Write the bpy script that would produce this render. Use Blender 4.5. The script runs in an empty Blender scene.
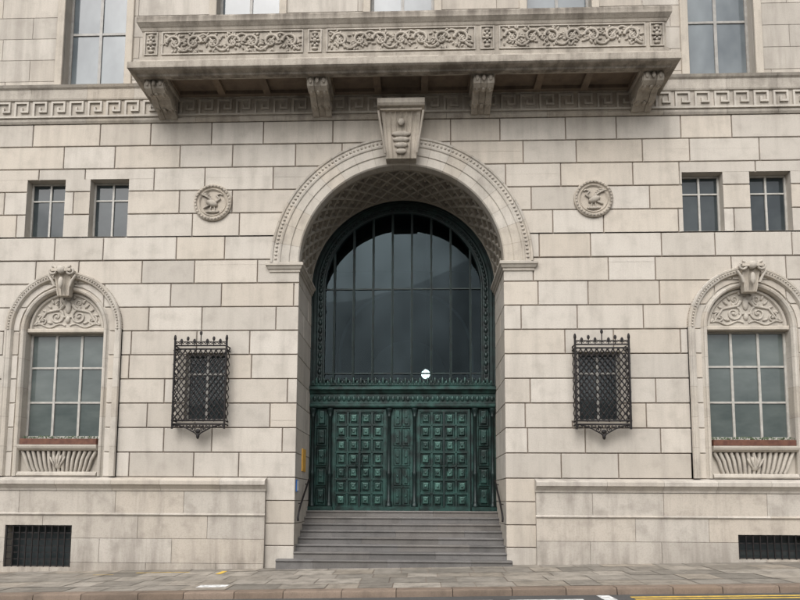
import bpy, math, random
from mathutils import Matrix, Vector
random.seed(7)
pi=math.pi
# ------------------------------------------------------------------ helpers
class MB:
    def __init__(s): s.v=[];s.f=[];s.r=[];s.sm=[]
    def face(s,pts,r=.5,sm=False):
        b=len(s.v); s.v+=[tuple(p) for p in pts]; s.f.append(tuple(range(b,b+len(pts)))); s.r.append(r); s.sm.append(sm)
    def grid(s,rows,r=.5,sm=True,closed=False):
        b=len(s.v); n=len(rows[0])
        for row in rows: s.v+=[tuple(p) for p in row]
        for i in range(len(rows)-1):
            for j in range(n if closed else n-1):
                k=(j+1)%n
                s.f.append((b+i*n+j,b+i*n+k,b+(i+1)*n+k,b+(i+1)*n+j)); s.r.append(r); s.sm.append(sm)
    def box(s,x0,x1,y0,y1,z0,z1,r=None,c=0.0):
        if r is None: r=random.random()
        if x0>x1:x0,x1=x1,x0
        if c<=0:
            b=len(s.v)
            s.v+=[(x,y,z) for x in(x0,x1) for y in(y0,y1) for z in(z0,z1)]
            for q in((0,1,3,2),(4,6,7,5),(0,4,5,1),(2,3,7,6),(0,2,6,4),(1,5,7,3)):
                s.f.append(tuple(b+i for i in q)); s.r.append(r); s.sm.append(False)
        else:
            A=[(x0,y1,z0),(x1,y1,z0),(x1,y1,z1),(x0,y1,z1)]
            B=[(x0,y0+c,z0),(x1,y0+c,z0),(x1,y0+c,z1),(x0,y0+c,z1)]
            C=[(x0+c,y0,z0+c),(x1-c,y0,z0+c),(x1-c,y0,z1-c),(x0+c,y0,z1-c)]
            s.grid([A,B,C],r,False,True); s.face(C,r)
    def tube(s,pts,rad,n=6,r=.5,closed=False):
        pts=[Vector(p) for p in pts]; rows=[]
        up=Vector((0,1,0))
        m=len(pts)
        for i,p in enumerate(pts):
            if closed: t=pts[(i+1)%m]-pts[i-1]
            else: t=(pts[min(i+1,m-1)]-pts[max(i-1,0)])
            if t.length<1e-9: t=Vector((1,0,0))
            t.normalize()
            u=up if abs(t.dot(up))<.95 else Vector((1,0,0))
            a=t.cross(u).normalized(); b=t.cross(a)
            rr=rad(i/(m-1)) if callable(rad) else rad
            rows.append([p+a*math.cos(2*pi*k/n)*rr+b*math.sin(2*pi*k/n)*rr for k in range(n)])
        if closed: rows.append(rows[0])
        s.grid(rows,r,True,True)
        if not closed: s.face(rows[0],r); s.face(rows[-1][::-1],r)
    def blob(s,c,rx,ry,rz,rot=0,a=8,b=5,r=.5):
        rows=[];cr,sr=math.cos(rot),math.sin(rot)
        for i in range(b+1):
            t=pi*i/b; row=[]
            for k in range(a):
                ph=2*pi*k/a
                x=rx*math.sin(t)*math.cos(ph); y=ry*math.sin(t)*math.sin(ph); z=rz*math.cos(t)
                row.append((c[0]+x*cr-z*sr,c[1]+y,c[2]+x*sr+z*cr))
            rows.append(row)
        s.grid(rows,r,True,True)
    def extr(s,prof,x0,x1,r=.5,sm=False):
        A=[(x0,y,z) for y,z in prof]; B=[(x1,y,z) for y,z in prof]
        s.grid([A,B],r,sm,True); s.face(A,r); s.face(B[::-1],r)
    def arch(s,prof,cx,zc,zb=None,n=48,r=.5,a0=0,a1=pi):
        rows=[]
        if zb is not None: rows.append([(cx+q,y,zb) for q,y in prof])
        for i in range(n+1):
            t=a0+(a1-a0)*i/n
            rows.append([(cx+q*math.cos(t),y,zc+q*math.sin(t)) for q,y in prof])
        if zb is not None: rows.append([(cx-q,y,zb) for q,y in prof])
        s.grid(rows,r,False)
    def arch_blocks(s,jm,prof,cx,zc,zb,nseg,njamb,gap=.006,rn=random):
        rad=max(q for q,y in prof); ga=gap/rad/2; sub=max(2,72//nseg)
        for k in range(nseg):
            s.arch(prof,cx,zc,None,sub,rn.random(),pi*k/nseg+ga,pi*(k+1)/nseg-ga)
        if njamb:
            for k in range(njamb):
                za=zb+(zc-zb)*k/njamb+gap/2; z1=zb+(zc-zb)*(k+1)/njamb-gap/2
                for sg in(-1,1): s.grid([[(cx+sg*q,y,za) for q,y in prof],[(cx+sg*q,y,z1) for q,y in prof]],rn.random(),False)
        jm.arch([(q+(.006 if i<2 else 0),y+.008) for i,(q,y) in enumerate(prof)],cx,zc,zb if njamb else None,72)
    def sweepU(s,prof,hx,yf,r=.5):
        path=[lambda d:(-hx-d,.12),lambda d:(-hx-d,yf-d),lambda d:(hx+d,yf-d),lambda d:(hx+d,.12)]
        s.grid([[(*p(d),z) for d,z in prof] for p in path],r,False)
    def obj(s,name,mat,parent=None):
        me=bpy.data.meshes.new(name); me.from_pydata(s.v,[],s.f)
        at=me.attributes.new('rnd','FLOAT','FACE'); at.data.foreach_set('value',s.r)
        me.polygons.foreach_set('use_smooth',s.sm); me.materials.append(mat); me.update()
        o=bpy.data.objects.new(name,me); bpy.context.collection.objects.link(o)
        if parent: o.parent=parent
        return o
def empty(name,loc=(0,0,0)):
    e=bpy.data.objects.new(name,None); e.location=loc; bpy.context.collection.objects.link(e); return e

# ------------------------------------------------------------------ materials
def newmat(name):
    m=bpy.data.materials.new(name); m.use_nodes=True; nt=m.node_tree
    return m,nt,nt.nodes['Principled BSDF']
def N(nt,t,**k):
    n=nt.nodes.new(t)
    for a,b in k.items(): setattr(n,a,b)
    return n
def noise(nt,vec,scale,detail=4,sc=(1,1,1),rough=.55):
    mp=N(nt,'ShaderNodeMapping'); mp.inputs['Scale'].default_value=sc
    nt.links.new(vec,mp.inputs['Vector'])
    n=N(nt,'ShaderNodeTexNoise'); n.inputs['Scale'].default_value=scale; n.inputs['Detail'].default_value=detail; n.inputs['Roughness'].default_value=rough
    nt.links.new(mp.outputs[0],n.inputs['Vector']); return n.outputs['Fac']
def ramp(nt,fac,a,b,ca=(0,0,0,1),cb=(1,1,1,1)):
    r=N(nt,'ShaderNodeValToRGB'); r.color_ramp.elements[0].position=a; r.color_ramp.elements[1].position=b
    r.color_ramp.elements[0].color=ca; r.color_ramp.elements[1].color=cb
    nt.links.new(fac,r.inputs[0]); return r.outputs[0]
def mix(nt,fac,a,b,mode='MIX'):
    m=N(nt,'ShaderNodeMix',data_type='RGBA',blend_type=mode)
    if isinstance(fac,(int,float)): m.inputs['Factor'].default_value=fac
    else: nt.links.new(fac,m.inputs['Factor'])
    for s,v in(('A',a),('B',b)):
        i=[q for q in m.inputs if q.name==s and q.type=='RGBA'][0]
        if isinstance(v,tuple): i.default_value=(*v[:3],1)
        else: nt.links.new(v,i)
    return [q for q in m.outputs if q.type=='RGBA'][0]
def math_(nt,op,a,b=0.):
    m=N(nt,'ShaderNodeMath',operation=op)
    for i,v in enumerate((a,b)):
        if isinstance(v,(int,float)): m.inputs[i].default_value=v
        else: nt.links.new(v,m.inputs[i])
    return m.outputs[0]
def stone(name,c1,c2,cdirt,dirt=.5,var=1.0,bump=.25,streak=.6,rough=.85,zdirt=None,thr=(.47,.76)):
    m,nt,bs=newmat(name)
    g=N(nt,'ShaderNodeNewGeometry'); pos=g.outputs['Position']
    at=N(nt,'ShaderNodeAttribute'); at.attribute_name='rnd'
    n2=noise(nt,pos,2.4,4); n3=noise(nt,pos,1.3,4,(2.2,2.2,.26),.65); n4=noise(nt,pos,34,2,(1,1,1),.7)
    f=math_(nt,'ADD',math_(nt,'MULTIPLY',at.outputs['Fac'],.5*var),math_(nt,'MULTIPLY',n2,.55))
    col=mix(nt,ramp(nt,f,.18,.85),c1,c2)
    wf=ramp(nt,math_(nt,'FRACT',math_(nt,'MULTIPLY',at.outputs['Fac'],7.31)),.45,1.0)
    col=mix(nt,math_(nt,'MULTIPLY',wf,.5),col,(c1[0]*.93,c1[1]*.87,c1[2]*.79))
    gf=ramp(nt,math_(nt,'FRACT',math_(nt,'MULTIPLY',at.outputs['Fac'],23.7)),.62,1.0)
    col=mix(nt,math_(nt,'MULTIPLY',gf,.30*var*dirt*2),col,(c2[0]*.74,c2[1]*.74,c2[2]*.74))
    d=math_(nt,'MULTIPLY',ramp(nt,n3,*thr),streak*dirt)
    col=mix(nt,d,col,cdirt)
    col=mix(nt,math_(nt,'MULTIPLY',ramp(nt,n2,.52,.78),dirt*.55),col,cdirt)
    col=mix(nt,math_(nt,'MULTIPLY',ramp(nt,n4,.45,.75),.26),col,cdirt)
    for (za,zb,amt) in zdirt or []:
        sp=N(nt,'ShaderNodeSeparateXYZ'); nt.links.new(pos,sp.inputs[0])
        mr=N(nt,'ShaderNodeMapRange'); nt.links.new(sp.outputs['Z'],mr.inputs[0])
        mr.inputs[1].default_value=za; mr.inputs[2].default_value=zb; mr.inputs[3].default_value=0; mr.inputs[4].default_value=1
        col=mix(nt,math_(nt,'MULTIPLY',math_(nt,'MULTIPLY',mr.outputs[0],ramp(nt,n3,.3,.60)),amt),col,cdirt)
    nt.links.new(col,bs.inputs['Base Color']); bs.inputs['Roughness'].default_value=rough
    bs.inputs['Specular IOR Level'].default_value=.2
    bp=N(nt,'ShaderNodeBump'); bp.inputs['Strength'].default_value=bump; bp.inputs['Distance'].default_value=.012
    nt.links.new(n4,bp.inputs['Height']); nt.links.new(bp.outputs[0],bs.inputs['Normal'])
    return m
M={}
M['wall']=stone('portland_stone',(.56,.52,.462),(.45,.413,.362),(.25,.225,.195),.62,zdirt=[(10.9,12.0,.35),(1.8,-.2,.5)])
M['trim']=stone('carved_stone',(.52,.482,.425),(.41,.378,.328),(.18,.16,.14),.66,.6)
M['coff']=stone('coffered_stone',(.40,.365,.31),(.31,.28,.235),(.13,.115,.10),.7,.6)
M['balc']=stone('weathered_balcony_stone',(.45,.41,.355),(.33,.30,.255),(.075,.062,.050),.85,.5,.35,.7,zdirt=[(13.52,13.74,.8),(12.36,12.2,.75)])
M['friez']=stone('weathered_frieze_stone',(.47,.43,.375),(.37,.335,.285),(.12,.105,.088),.8,.5,.35,.8)
M['base']=stone('base_stone',(.50,.462,.41),(.41,.377,.33),(.18,.158,.135),.85,.7,zdirt=[(.9,-.2,.65)],thr=(.48,.76))
M['joint']=stone('mortar_joint',(.25,.205,.17),(.16,.13,.11),(.09,.08,.07),.5,0)
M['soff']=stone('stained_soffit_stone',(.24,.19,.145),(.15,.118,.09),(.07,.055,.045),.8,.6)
M['step']=stone('step_stone',(.19,.182,.175),(.12,.115,.11),(.055,.052,.05),.7,.8,.3,.3,.7)
def simple(name,c1,c2,rough=.5,metal=0.,scale=4,bump=.1,spec=.5,sc=(1,1,1),thr=(.35,.7)):
    m,nt,bs=newmat(name); g=N(nt,'ShaderNodeNewGeometry')
    n=noise(nt,g.outputs['Position'],scale,4,sc)
    nt.links.new(ramp(nt,n,thr[0],thr[1],(*c1,1),(*c2,1)),bs.inputs['Base Color'])
    bs.inputs['Roughness'].default_value=rough; bs.inputs['Metallic'].default_value=metal; bs.inputs['Specular IOR Level'].default_value=spec
    if bump:
        bp=N(nt,'ShaderNodeBump'); bp.inputs['Strength'].default_value=bump; bp.inputs['Distance'].default_value=.01
        nt.links.new(noise(nt,g.outputs['Position'],scale*8,2),bp.inputs['Height']); nt.links.new(bp.outputs[0],bs.inputs['Normal'])
    return m
M['bronze']=simple('verdigris_bronze',(.005,.016,.014),(.020,.066,.056),.45,.25,4,.3,thr=(.38,.66))
M['bronzeL']=simple('verdigris_bronze_raised',(.008,.028,.024),(.062,.145,.122),.45,.25,4.5,.35,thr=(.38,.68))
M['bronzeD']=simple('dark_bronze',(.004,.010,.010),(.010,.028,.026),.45,.3,5,.2)
M['iron']=simple('wrought_iron',(.010,.009,.010),(.026,.021,.019),.6,.4,14,.3)
M['frame']=simple('painted_window_frame',(.33,.32,.29),(.46,.44,.40),.5,0,7,.1)
M['frameD']=simple('upper_window_frame',(.24,.23,.21),(.34,.325,.30),.5,0,7,.1)
M['pane']=simple('window_glass_with_blind',(.062,.078,.076),(.120,.140,.133),.08,0,.9,0,.5,(1,1,2.2),(.3,.7))
M['paneD']=simple('dark_window_glass',(.022,.029,.032),(.046,.056,.058),.06,0,1.2,0,.5)
M['paneU']=simple('sky_window_glass',(.085,.10,.11),(.20,.225,.235),.06,0,.7,0,.6,(1,1,.6))
M['planter']=simple('brown_planter',(.085,.030,.018),(.15,.065,.038),.7,0,8,.2)
M['wood']=simple('notice_board',(.60,.33,.06),(.75,.45,.10),.5,0,8,0)
M['white']=simple('white_sign',(.7,.7,.7),(.8,.8,.8),.4,0,8,0)
M['blue']=simple('blue_sign',(.03,.12,.35),(.05,.16,.45),.4,0,8,0)
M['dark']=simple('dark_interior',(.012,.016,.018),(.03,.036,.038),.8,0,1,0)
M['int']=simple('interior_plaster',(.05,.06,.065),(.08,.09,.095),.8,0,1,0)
M['plant']=simple('planter_foliage',(.02,.04,.015),(.06,.09,.03),.7,0,14,0)
m,nt,bs=newmat('entrance_glass'); nt.nodes.remove(bs); out=nt.nodes['Material Output']
tr=N(nt,'ShaderNodeBsdfTransparent'); tr.inputs[0].default_value=(.50,.64,.68,1)
gl=N(nt,'ShaderNodeBsdfGlossy'); gl.inputs['Roughness'].default_value=0.; gl.inputs[0].default_value=(.42,.54,.59,1)
fr=N(nt,'ShaderNodeFresnel'); fr.inputs[0].default_value=1.5
ms=N(nt,'ShaderNodeMixShader')
g=N(nt,'ShaderNodeNewGeometry')
at=N(nt,'ShaderNodeAttribute'); at.attribute_name='rnd'
# each strip of glazing has its own tone plus a faint dust film
film=math_(nt,'MULTIPLY',fr.outputs[0],math_(nt,'ADD',math_(nt,'MULTIPLY',at.outputs['Fac'],.45),math_(nt,'ADD',.45,math_(nt,'MULTIPLY',ramp(nt,noise(nt,g.outputs['Position'],.8,2,(1.2,1,.7),.5),.35,.68),.45))))
nt.links.new(film,ms.inputs[0]); nt.links.new(tr.outputs[0],ms.inputs[1]); nt.links.new(gl.outputs[0],ms.inputs[2])
nt.links.new(ms.outputs[0],out.inputs[0]); M['glass']=m
m,nt,bs=newmat('added_glint_glow'); bs.inputs['Emission Color'].default_value=(.93,1,.95,1); bs.inputs['Emission Strength'].default_value=5; M['glint_glow']=m  # glow added to imitate a bright spot reflected in the entrance glass

# ------------------------------------------------------------------ block wall machinery
def rect_op(a,b,z0,z1): return dict(a=lambda z:a,b=lambda z:b,z0=z0,z1=z1,arc=False)
def arc_op(cx,zc,R): 
    h=lambda z: math.sqrt(max(0,R*R-(z-zc)**2))
    return dict(a=lambda z:cx-h(z),b=lambda z:cx+h(z),z0=zc,z1=zc+R,arc=True)
ident=lambda x,y,z:(x,y,z)
wobr=random.Random(77)
def block(mb,zs,L,R,Lg,Rg,yf,yb,g,c,gb,gt,mp,r):
    n=len(zs); dy=wobr.uniform(-.003,.003) if g>.015 else 0
    yf=yf+dy
    def ring(extra,y):
        zz=list(zs); zz[0]+= (g/2 if gb else 0)+extra*(1 if gb else 0); zz[-1]-=(g/2 if gt else 0)+extra*(1 if gt else 0)
        l=[];rr=[]
        for i in range(n):
            a=L[i]+((g/2+extra) if Lg[i] else 0); b=R[i]-((g/2+extra) if Rg[i] else 0)
            if b<a: a=b=(a+b)/2
            l.append(mp(a,y,zz[i])); rr.append(mp(b,y,zz[i]))
        return l,rr
    l0,r0=ring(0,yb); l1,r1=ring(0,yf+c); l2,r2=ring(c,yf)
    loop=lambda l,r_: l+r_[::-1]
    mb.grid([loop(l0,r0),loop(l1,r1),loop(l2,r2)],r,False,True)
    for i in range(n-1): mb.face([l2[i],r2[i],r2[i+1],l2[i+1]],r)
def wall(mbF,mbB,xmin,xmax,courses,ops,yf,yb,g,c,period,jit=.12,mp=ident,seed=1,split0=False):
    rnd=random.Random(seed)
    for ci in range(len(courses)-1):
        z0,z1=courses[ci],courses[ci+1]
        off=(ci%2)*.5*period+rnd.uniform(-jit,jit)
        js=[];x=xmin-period+ (off%period)
        k=0
        while x<xmax:
            js.append(x); k+=1
            x+=period*(1+ (.16 if k%2 else -.16))+rnd.uniform(-jit,jit)*.6
        if split0: js=[j for j in js if abs(j)>.5]+[0]; js.sort()
        js=[xmin]+[j for j in js if xmin+.3<j<xmax-.3]+[xmax]
        rv={j:rnd.random() for j in js}
        cuts={z0,z1}
        for o in ops:
            for q in(o['z0'],o['z1']):
                if z0+.01<q<z1-.01: cuts.add(q)
        cuts=sorted(cuts)
        for a,b in zip(cuts[:-1],cuts[1:]):
            mid=(a+b)/2; act=sorted([o for o in ops if o['z0']<mid<o['z1']],key=lambda o:o['a'](mid))
            bounds=[(None,act[0] if act else None)]+[(act[i],act[i+1] if i+1<len(act) else None) for i in range(len(act))]
            for lo,ro in bounds:
                arc=(lo and lo['arc']) or (ro and ro['arc']); n=9 if arc else 2
                zs=[a+(b-a)*i/(n-1) for i in range(n)]
                lb=[lo['b'](z) if lo else xmin for z in zs]; rb=[ro['a'](z) if ro else xmax for z in zs]
                if max(r_-l_ for l_,r_ in zip(lb,rb))<.01: continue
                for i in range(n-1): mbB.face([mp(lb[i],yb,zs[i]),mp(rb[i],yb,zs[i]),mp(rb[i+1],yb,zs[i+1]),mp(lb[i+1],yb,zs[i+1])],.5)
                jj=[j for j in js if min(lb)-1e-6<=j<=max(rb)+1e-6]
                if not arc: jj=[j for j in jj if lb[0]+.22<j<rb[0]-.22]
                jj=[-1e3]+[j for j in jj if xmin+.01<j<xmax-.01]+[1e3]
                for p,q in zip(jj[:-1],jj[1:]):
                    L=[max(p,v) for v in lb]; R=[min(q,v) for v in rb]
                    if max(r_-l_ for l_,r_ in zip(L,R))<.03: continue
                    for i in range(n):
                        if R[i]<L[i]:
                            R[i]=L[i]=(L[i] if L[i]==p else R[i])
                    Lg=[abs(l_-p)<1e-6 for l_ in L]; Rg=[abs(r_-q)<1e-6 for r_ in R]
                    key=max([j for j in js if j<=(L[n//2]+R[n//2])/2] or [xmin])
                    block(mbF,zs,L,R,Lg,Rg,yf,yb,g,c,a==z0,b==z1,mp,rv.get(key,.5))

B=empty('stone_office_building')
WX=8.75; SP=7.83; AR=2.64
mF,mJ=MB(),MB()
cz=[2.30+.63*i for i in range(16)]
ops=[rect_op(-AR,AR,-2,SP),arc_op(0,SP,3.0)]
for s in(-1,1):
    for c_,w in((7.74,.52),(9.45,.52)): ops.append(rect_op(s*c_-w,s*c_+w,8.62,10.2))
    ops.append(rect_op(s*5-.52,s*5+.52,3.75,5.5))
    ops.append(rect_op(s*WX-1.2,s*WX+1.2,2.0,6.12)); ops.append(arc_op(s*WX,6.12,1.2))
wall(mF,mJ,-13,13,cz,ops,0,.04,.026,.010,1.55,.26,seed=3,split0=True)
pz=[-.6,.02,.6,1.15,1.72,2.30]
wall(mF,mJ,-3.36,-AR,pz,[],0,.04,.022,.009,9,seed=5); wall(mF,mJ,AR,3.36,pz,[],0,.04,.022,.009,9,seed=6)
jz=pz[:-1]+cz[:9]
jz=[z for z in jz if z<7.5]+[7.62]
wall(mF,mJ,.041,2.3,jz,[],0,.035,.016,.006,1.15,.05,lambda x,y,z:(-AR-y,x,z),8)
wall(mF,mJ,.041,2.3,jz,[],0,.035,.016,.006,1.15,.05,lambda x,y,z:(AR+y,x,z),9)
mF.obj('rusticated_wall',M['wall'],B); mJ.obj('wall_joints',M['joint'],B)
# base
mF,mJ=MB(),MB()
bz=[-.6,.16,.76,1.37,1.95]
wall(mF,mJ,-13,-3.36,bz,[rect_op(-9.93,-8.22,.04,1.08)],-.1,-.08,.008,.004,2.1,seed=11)
wall(mF,mJ,3.36,13,bz,[rect_op(8.2,9.95,.36,.95)],-.1,-.08,.008,.004,2.1,seed=12)
for s in(-1,1): mF.box(s*3.364,s*3.6,-.079,.03,-.6,1.949)
for s in(-1,1):
    x0,x1=(-13,-3.34) if s<0 else (3.34,13)
    xs=[x0]; 
    while xs[-1]+1.9<x1: xs.append(xs[-1]+random.uniform(1.2,1.8))
    xs.append(x1)
    for a,b in zip(xs[:-1],xs[1:]):
        a+=.003;b-=.003
        mF.extr([(-.09,1.33),(-.125,1.335),(-.14,1.36),(-.125,1.385),(-.09,1.40)],a,b,random.random())
        mF.extr([(.03,1.951),(-.12,1.951),(-.135,2.0),(-.15,2.02),(-.20,2.08),(-.235,2.11),(-.235,2.2),(-.215,2.225),(-.1,2.27),(.03,2.298)],a,b,random.random())
mF.obj('plinth_wall',M['base'],B); mJ.obj('plinth_joints',M['joint'],B)
# upper wall
mF,mJ=MB(),MB()
UX=(-8.4,-4.2,0,4.2,8.43)
uops=[rect_op(x-.86,x+.86,12.83,16.2) for x in UX]
wall(mF,mJ,-13,13,[12.45+.62*i for i in range(12)],uops,.12,.14,.01,.004,1.9,seed=21)
mF.obj('upper_wall',M['wall'],B); mJ.obj('upper_wall_joints',M['joint'],B)
mb=MB(); mb.box(-13,-12.99,.15,16,-.6,19.3); mb.box(12.99,13,.15,16,-.6,19.3); mb.box(-13.4,13.4,-.5,16.2,19.3,19.7); mb.box(-13,13,15.9,16,-.6,19.29)
mb.extr([(.2,18.6),(0,18.6),(-.1,18.8),(-.35,18.95),(-.4,19.29),(.2,19.29)],-13.2,13.2)
mb.obj('building_body_and_cornice',M['wall'],B)

# bands
mb=MB(); xs=[-13.02]
while xs[-1]<12: xs.append(xs[-1]+random.uniform(1.1,1.7))
xs[-1]=13.02
for a,b in zip(xs[:-1],xs[1:]):
    mb.extr([(.10,11.751),(-.02,11.751),(-.05,11.80),(-.06,11.84),(-.03,11.87),(-.03,12.37),(-.07,12.39),(-.08,12.43),(-.05,12.45),(-.05,12.70),(-.09,12.74),(-.12,12.80),(.12,12.84),(.2,12.84),(.2,11.751)],a+.003,b-.003,random.random())
mb.obj('string_course',M['friez'],B)
mk=MB()
def key(x,w,z0,y):
    u=w/6.; t=.05; H=.40; zu=H/4
    X=lambda a:x+a*u; Z=lambda a:z0+a*zu
    y0,y1=y-.045,y+.004
    mk.box(X(0),X(6),y0,y1,Z(0),Z(0)+t,.3)
    mk.box(X(0),X(0)+t,y0,y1,Z(0)+t,Z(4),.3); mk.box(X(0),X(4)+t,y0,y1,Z(4),Z(4)+t,.3)
    mk.box(X(4),X(4)+t,y0,y1,Z(1.5)+t,Z(4),.3); mk.box(X(2),X(4)+t,y0,y1,Z(1.5),Z(1.5)+t,.3); mk.box(X(2),X(2)+t,y0,y1,Z(1.5)+t,Z(2.9),.3)
x=-12.9
while x<12.5: key(x,.5,11.90,-.03); x+=.5
mk.obj('greek_key_frieze',M['trim'],B)

# ------------------------------------------------------------------ windows
mfr=MB(); mpa=MB(); mpD=MB(); mpU=MB(); mrv=MB(); mfd=MB()
def window(cx,z0,z1,hw,cols,rows,y,pane,fr,fw=.06,bw=.035,y0=0.0,reveal=True):
    if reveal:
        for a,b,c,d in((cx-hw-.05,cx-hw,z0-.05,z1+.05),(cx+hw,cx+hw+.05,z0-.05,z1+.05)): mrv.box(a,b,y0+.036,y+.06,c,d,.5)
        mrv.box(cx-hw,cx+hw,y0+.036,y+.06,z1,z1+.05,.5); mrv.box(cx-hw,cx+hw,y0+.02,y+.06,z0-.05,z0,.5)
    yf=y-.05
    fr.box(cx-hw,cx-hw+fw,yf,y,z0,z1,.5); fr.box(cx+hw-fw,cx+hw,yf,y,z0,z1,.5)
    fr.box(cx-hw+fw,cx+hw-fw,yf,y,z0,z0+fw,.5); fr.box(cx-hw+fw,cx+hw-fw,yf,y,z1-fw,z1,.5)
    for c in cols: 
        xx=cx-hw+2*hw*c; fr.box(xx-bw,xx+bw,yf+.006,y,z0+fw,z1-fw,.5)
    for r_ in rows:
        zz=z0+(z1-z0)*r_; fr.box(cx-hw+fw,cx+hw-fw,yf+.012,y,zz-bw*.8,zz+bw*.8,.5)
    cs=[0]+list(cols)+[1]; rs=[0]+list(rows)+[1]
    for i in range(len(cs)-1):
        for j in range(len(rs)-1):
            xa,xb=cx-hw+2*hw*cs[i],cx-hw+2*hw*cs[i+1]; za,zb=z0+(z1-z0)*rs[j],z0+(z1-z0)*rs[j+1]
            t=[random.uniform(-.004,.004) for _ in range(3)]
            pane.face([(xa,y-.012+t[0],za),(xb,y-.012+t[1],za),(xb,y-.012+t[1]+t[2],zb),(xa,y-.012+t[0]+t[2],zb)],random.random())
for s in(-1,1):
    for c_ in(7.74,9.45): window(s*c_,8.62,10.2,.52,[.5],[.69],.26,mpD,mfr,.05,.025)
    window(s*5,3.75,5.5,.52,[.5],[.7],.2,mpD,mfr,.05,.03)
    window(s*WX,3.30,6.08,1.03,[.335,.665],[.34,.67],.30,mpa,mfr,.06,.03,reveal=False)
for x in UX: window(x,12.86,16.2,.86,[.5],[.53],.42,mpU,mfd,.07,.04,.12)
mfr.obj('window_frames',M['frame'],B); mfd.obj('upper_window_frames',M['frameD'],B)
mpa.obj('arched_window_panes',M['pane'],B); mpD.obj('small_window_panes',M['paneD'],B); mpU.obj('upper_window_panes',M['paneU'],B); mrv.obj('window_reveals',M['wall'],B)
mb=MB()
for x in UX:
    for a,b in((x-1.06,x-.86),(x+.86,x+1.06)): mb.box(a,b,.06,.125,12.845,16.2,.4,.012)
    mb.box(x-1.06,x+1.06,.06,.125,16.2,16.4,.4,.012)
mb.obj('upper_window_architraves',M['trim'],B)

# ------------------------------------------------------------------ relief ornament
def spiral(mb,cx,cz,R,turn,dirn,a0,y,th=.03,r1=.12,n=22):
    pts=[]
    for i in range(n+1):
        t=i/n; rr=R*(1-t*(1-r1)); a=a0+dirn*turn*2*pi*t
        pts.append((cx+rr*math.cos(a),y,cz+rr*math.sin(a)))
    mb.tube(pts,lambda t:th*(1-.45*t),6)
    mb.blob((cx,y,cz),R*.24,.035,R*.24)
def vine(mb,x0,x1,z0,z1,y,seed=0):
    rn=random.Random(seed); h=z1-z0; n=max(1,round((x1-x0)/(h*.86))); w=(x1-x0)/n; zc=(z0+z1)/2
    pts=[(x0+(x1-x0)*i/(n*10),y,zc+h*.40*math.cos(pi*i/10)) for i in range(n*10+1)]
    mb.tube(pts,.034,6)
    for k in range(n):
        up=1 if k%2==0 else -1; cx=x0+w*(k+.5)
        spiral(mb,cx,zc,h*.36,1.35,-up,pi/2*up+pi*.5,y-.008,.042)
        for q in range(6):
            a=2*pi*q/6+k; mb.blob((cx+h*.10*math.cos(a),y-.012,zc+h*.10*math.sin(a)),h*.065,.03,h*.04,a,6,4)
        for q in range(22):
            a=rn.uniform(0,2*pi); rr=h*rn.uniform(.22,.50)
            zz=max(z0+.03,min(z1-.03,zc+rr*math.sin(a)))
            mb.blob((cx+rr*math.cos(a)*1.15,y+.004,zz),h*rn.uniform(.08,.13),.034,h*.05,a+rn.uniform(-.9,.9),6,4)
def archpanel(mb,cx,zc,R,y):
    for s in(-1,1):
        spiral(mb,cx+s*.30,zc+.30,.20,1.5,s,pi/2*(1)+.4*s,y,.034)
        spiral(mb,cx+s*.66,zc+.20,.14,1.4,-s,pi/2,y,.028)
        spiral(mb,cx+s*.28,zc+.66,.11,1.3,-s,-pi/2,y,.025)
        mb.tube([(cx+s*(.06+.08*i),y,zc+.06+.05*math.sin(i*.9)) for i in range(11)],.024,6)
        mb.tube([(cx+s*.12,y,zc+.62),(cx+s*.2,y,zc+.5),(cx+s*.40,y,zc+.46),(cx+s*.58,y,zc+.42),(cx+s*.78,y,zc+.12)],lambda t:.052*(1-.5*t),6)
        for a,b,c in((.50,.58,.8),(.42,.70,1.1),(.62,.46,.4),(.75,.34,-.2),(.85,.12,-.8),(.16,.84,1.3),(.10,.30,.2),(.48,.14,.3),(.30,.52,1.2)):
            mb.blob((cx+s*a,y,zc+b),.085,.035,.035,s*c,6,4)
    mb.blob((cx,y,zc+.55),.085,.05,.17); mb.blob((cx,y,zc+.22),.07,.05,.10); mb.blob((cx,y,zc+.80),.06,.05,.06)
def console(mb,cx,w0,w1,z0,z1,dp,yb=-.05,fl=4):
    prof=[]; n=30
    for i in range(n+1):
        t=i/n; z=z0+(z1-z0)*t
        d=dp*(.42+.58*t**1.4)+.10*dp*math.sin(t*2*pi*1.0+.3)
        prof.append((d,z,(w0+(w1-w0)*t)/2))
    lanes=[-1,-.86]; dep=[0,0]
    for k in range(fl):
        a=-.84+1.68*k/fl; b=a+1.68/fl
        for q in range(7):
            u=q/6.; lanes.append(a+(b-a)*u); dep.append(-.035*math.sin(pi*u)**.6 if 0<u<1 else .0)
    lanes+=[.86,1]; dep+=[0,0]
    rows=[[(cx+l*w,yb-d-e,z) for l,e in zip(lanes,dep)] for d,z,w in prof]
    mb.grid(rows,.4,False)
    for sd in(-1,1): mb.grid([[(cx+sd*w,yb-d,z) for d,z,w in prof],[(cx+sd*w,yb+.06,z) for d,z,w in prof]],.4,False)
    b=prof[0]; mb.face([(cx-b[2],yb+.06,b[1]),(cx+b[2],yb+.06,b[1]),(cx+b[2],yb-b[0],b[1]),(cx-b[2],yb-b[0],b[1])])
    b=prof[-1]; mb.box(cx-b[2]-.03,cx+b[2]+.03,yb-b[0]-.05,yb+.06,b[1],b[1]+.07,.4)
    return prof

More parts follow.
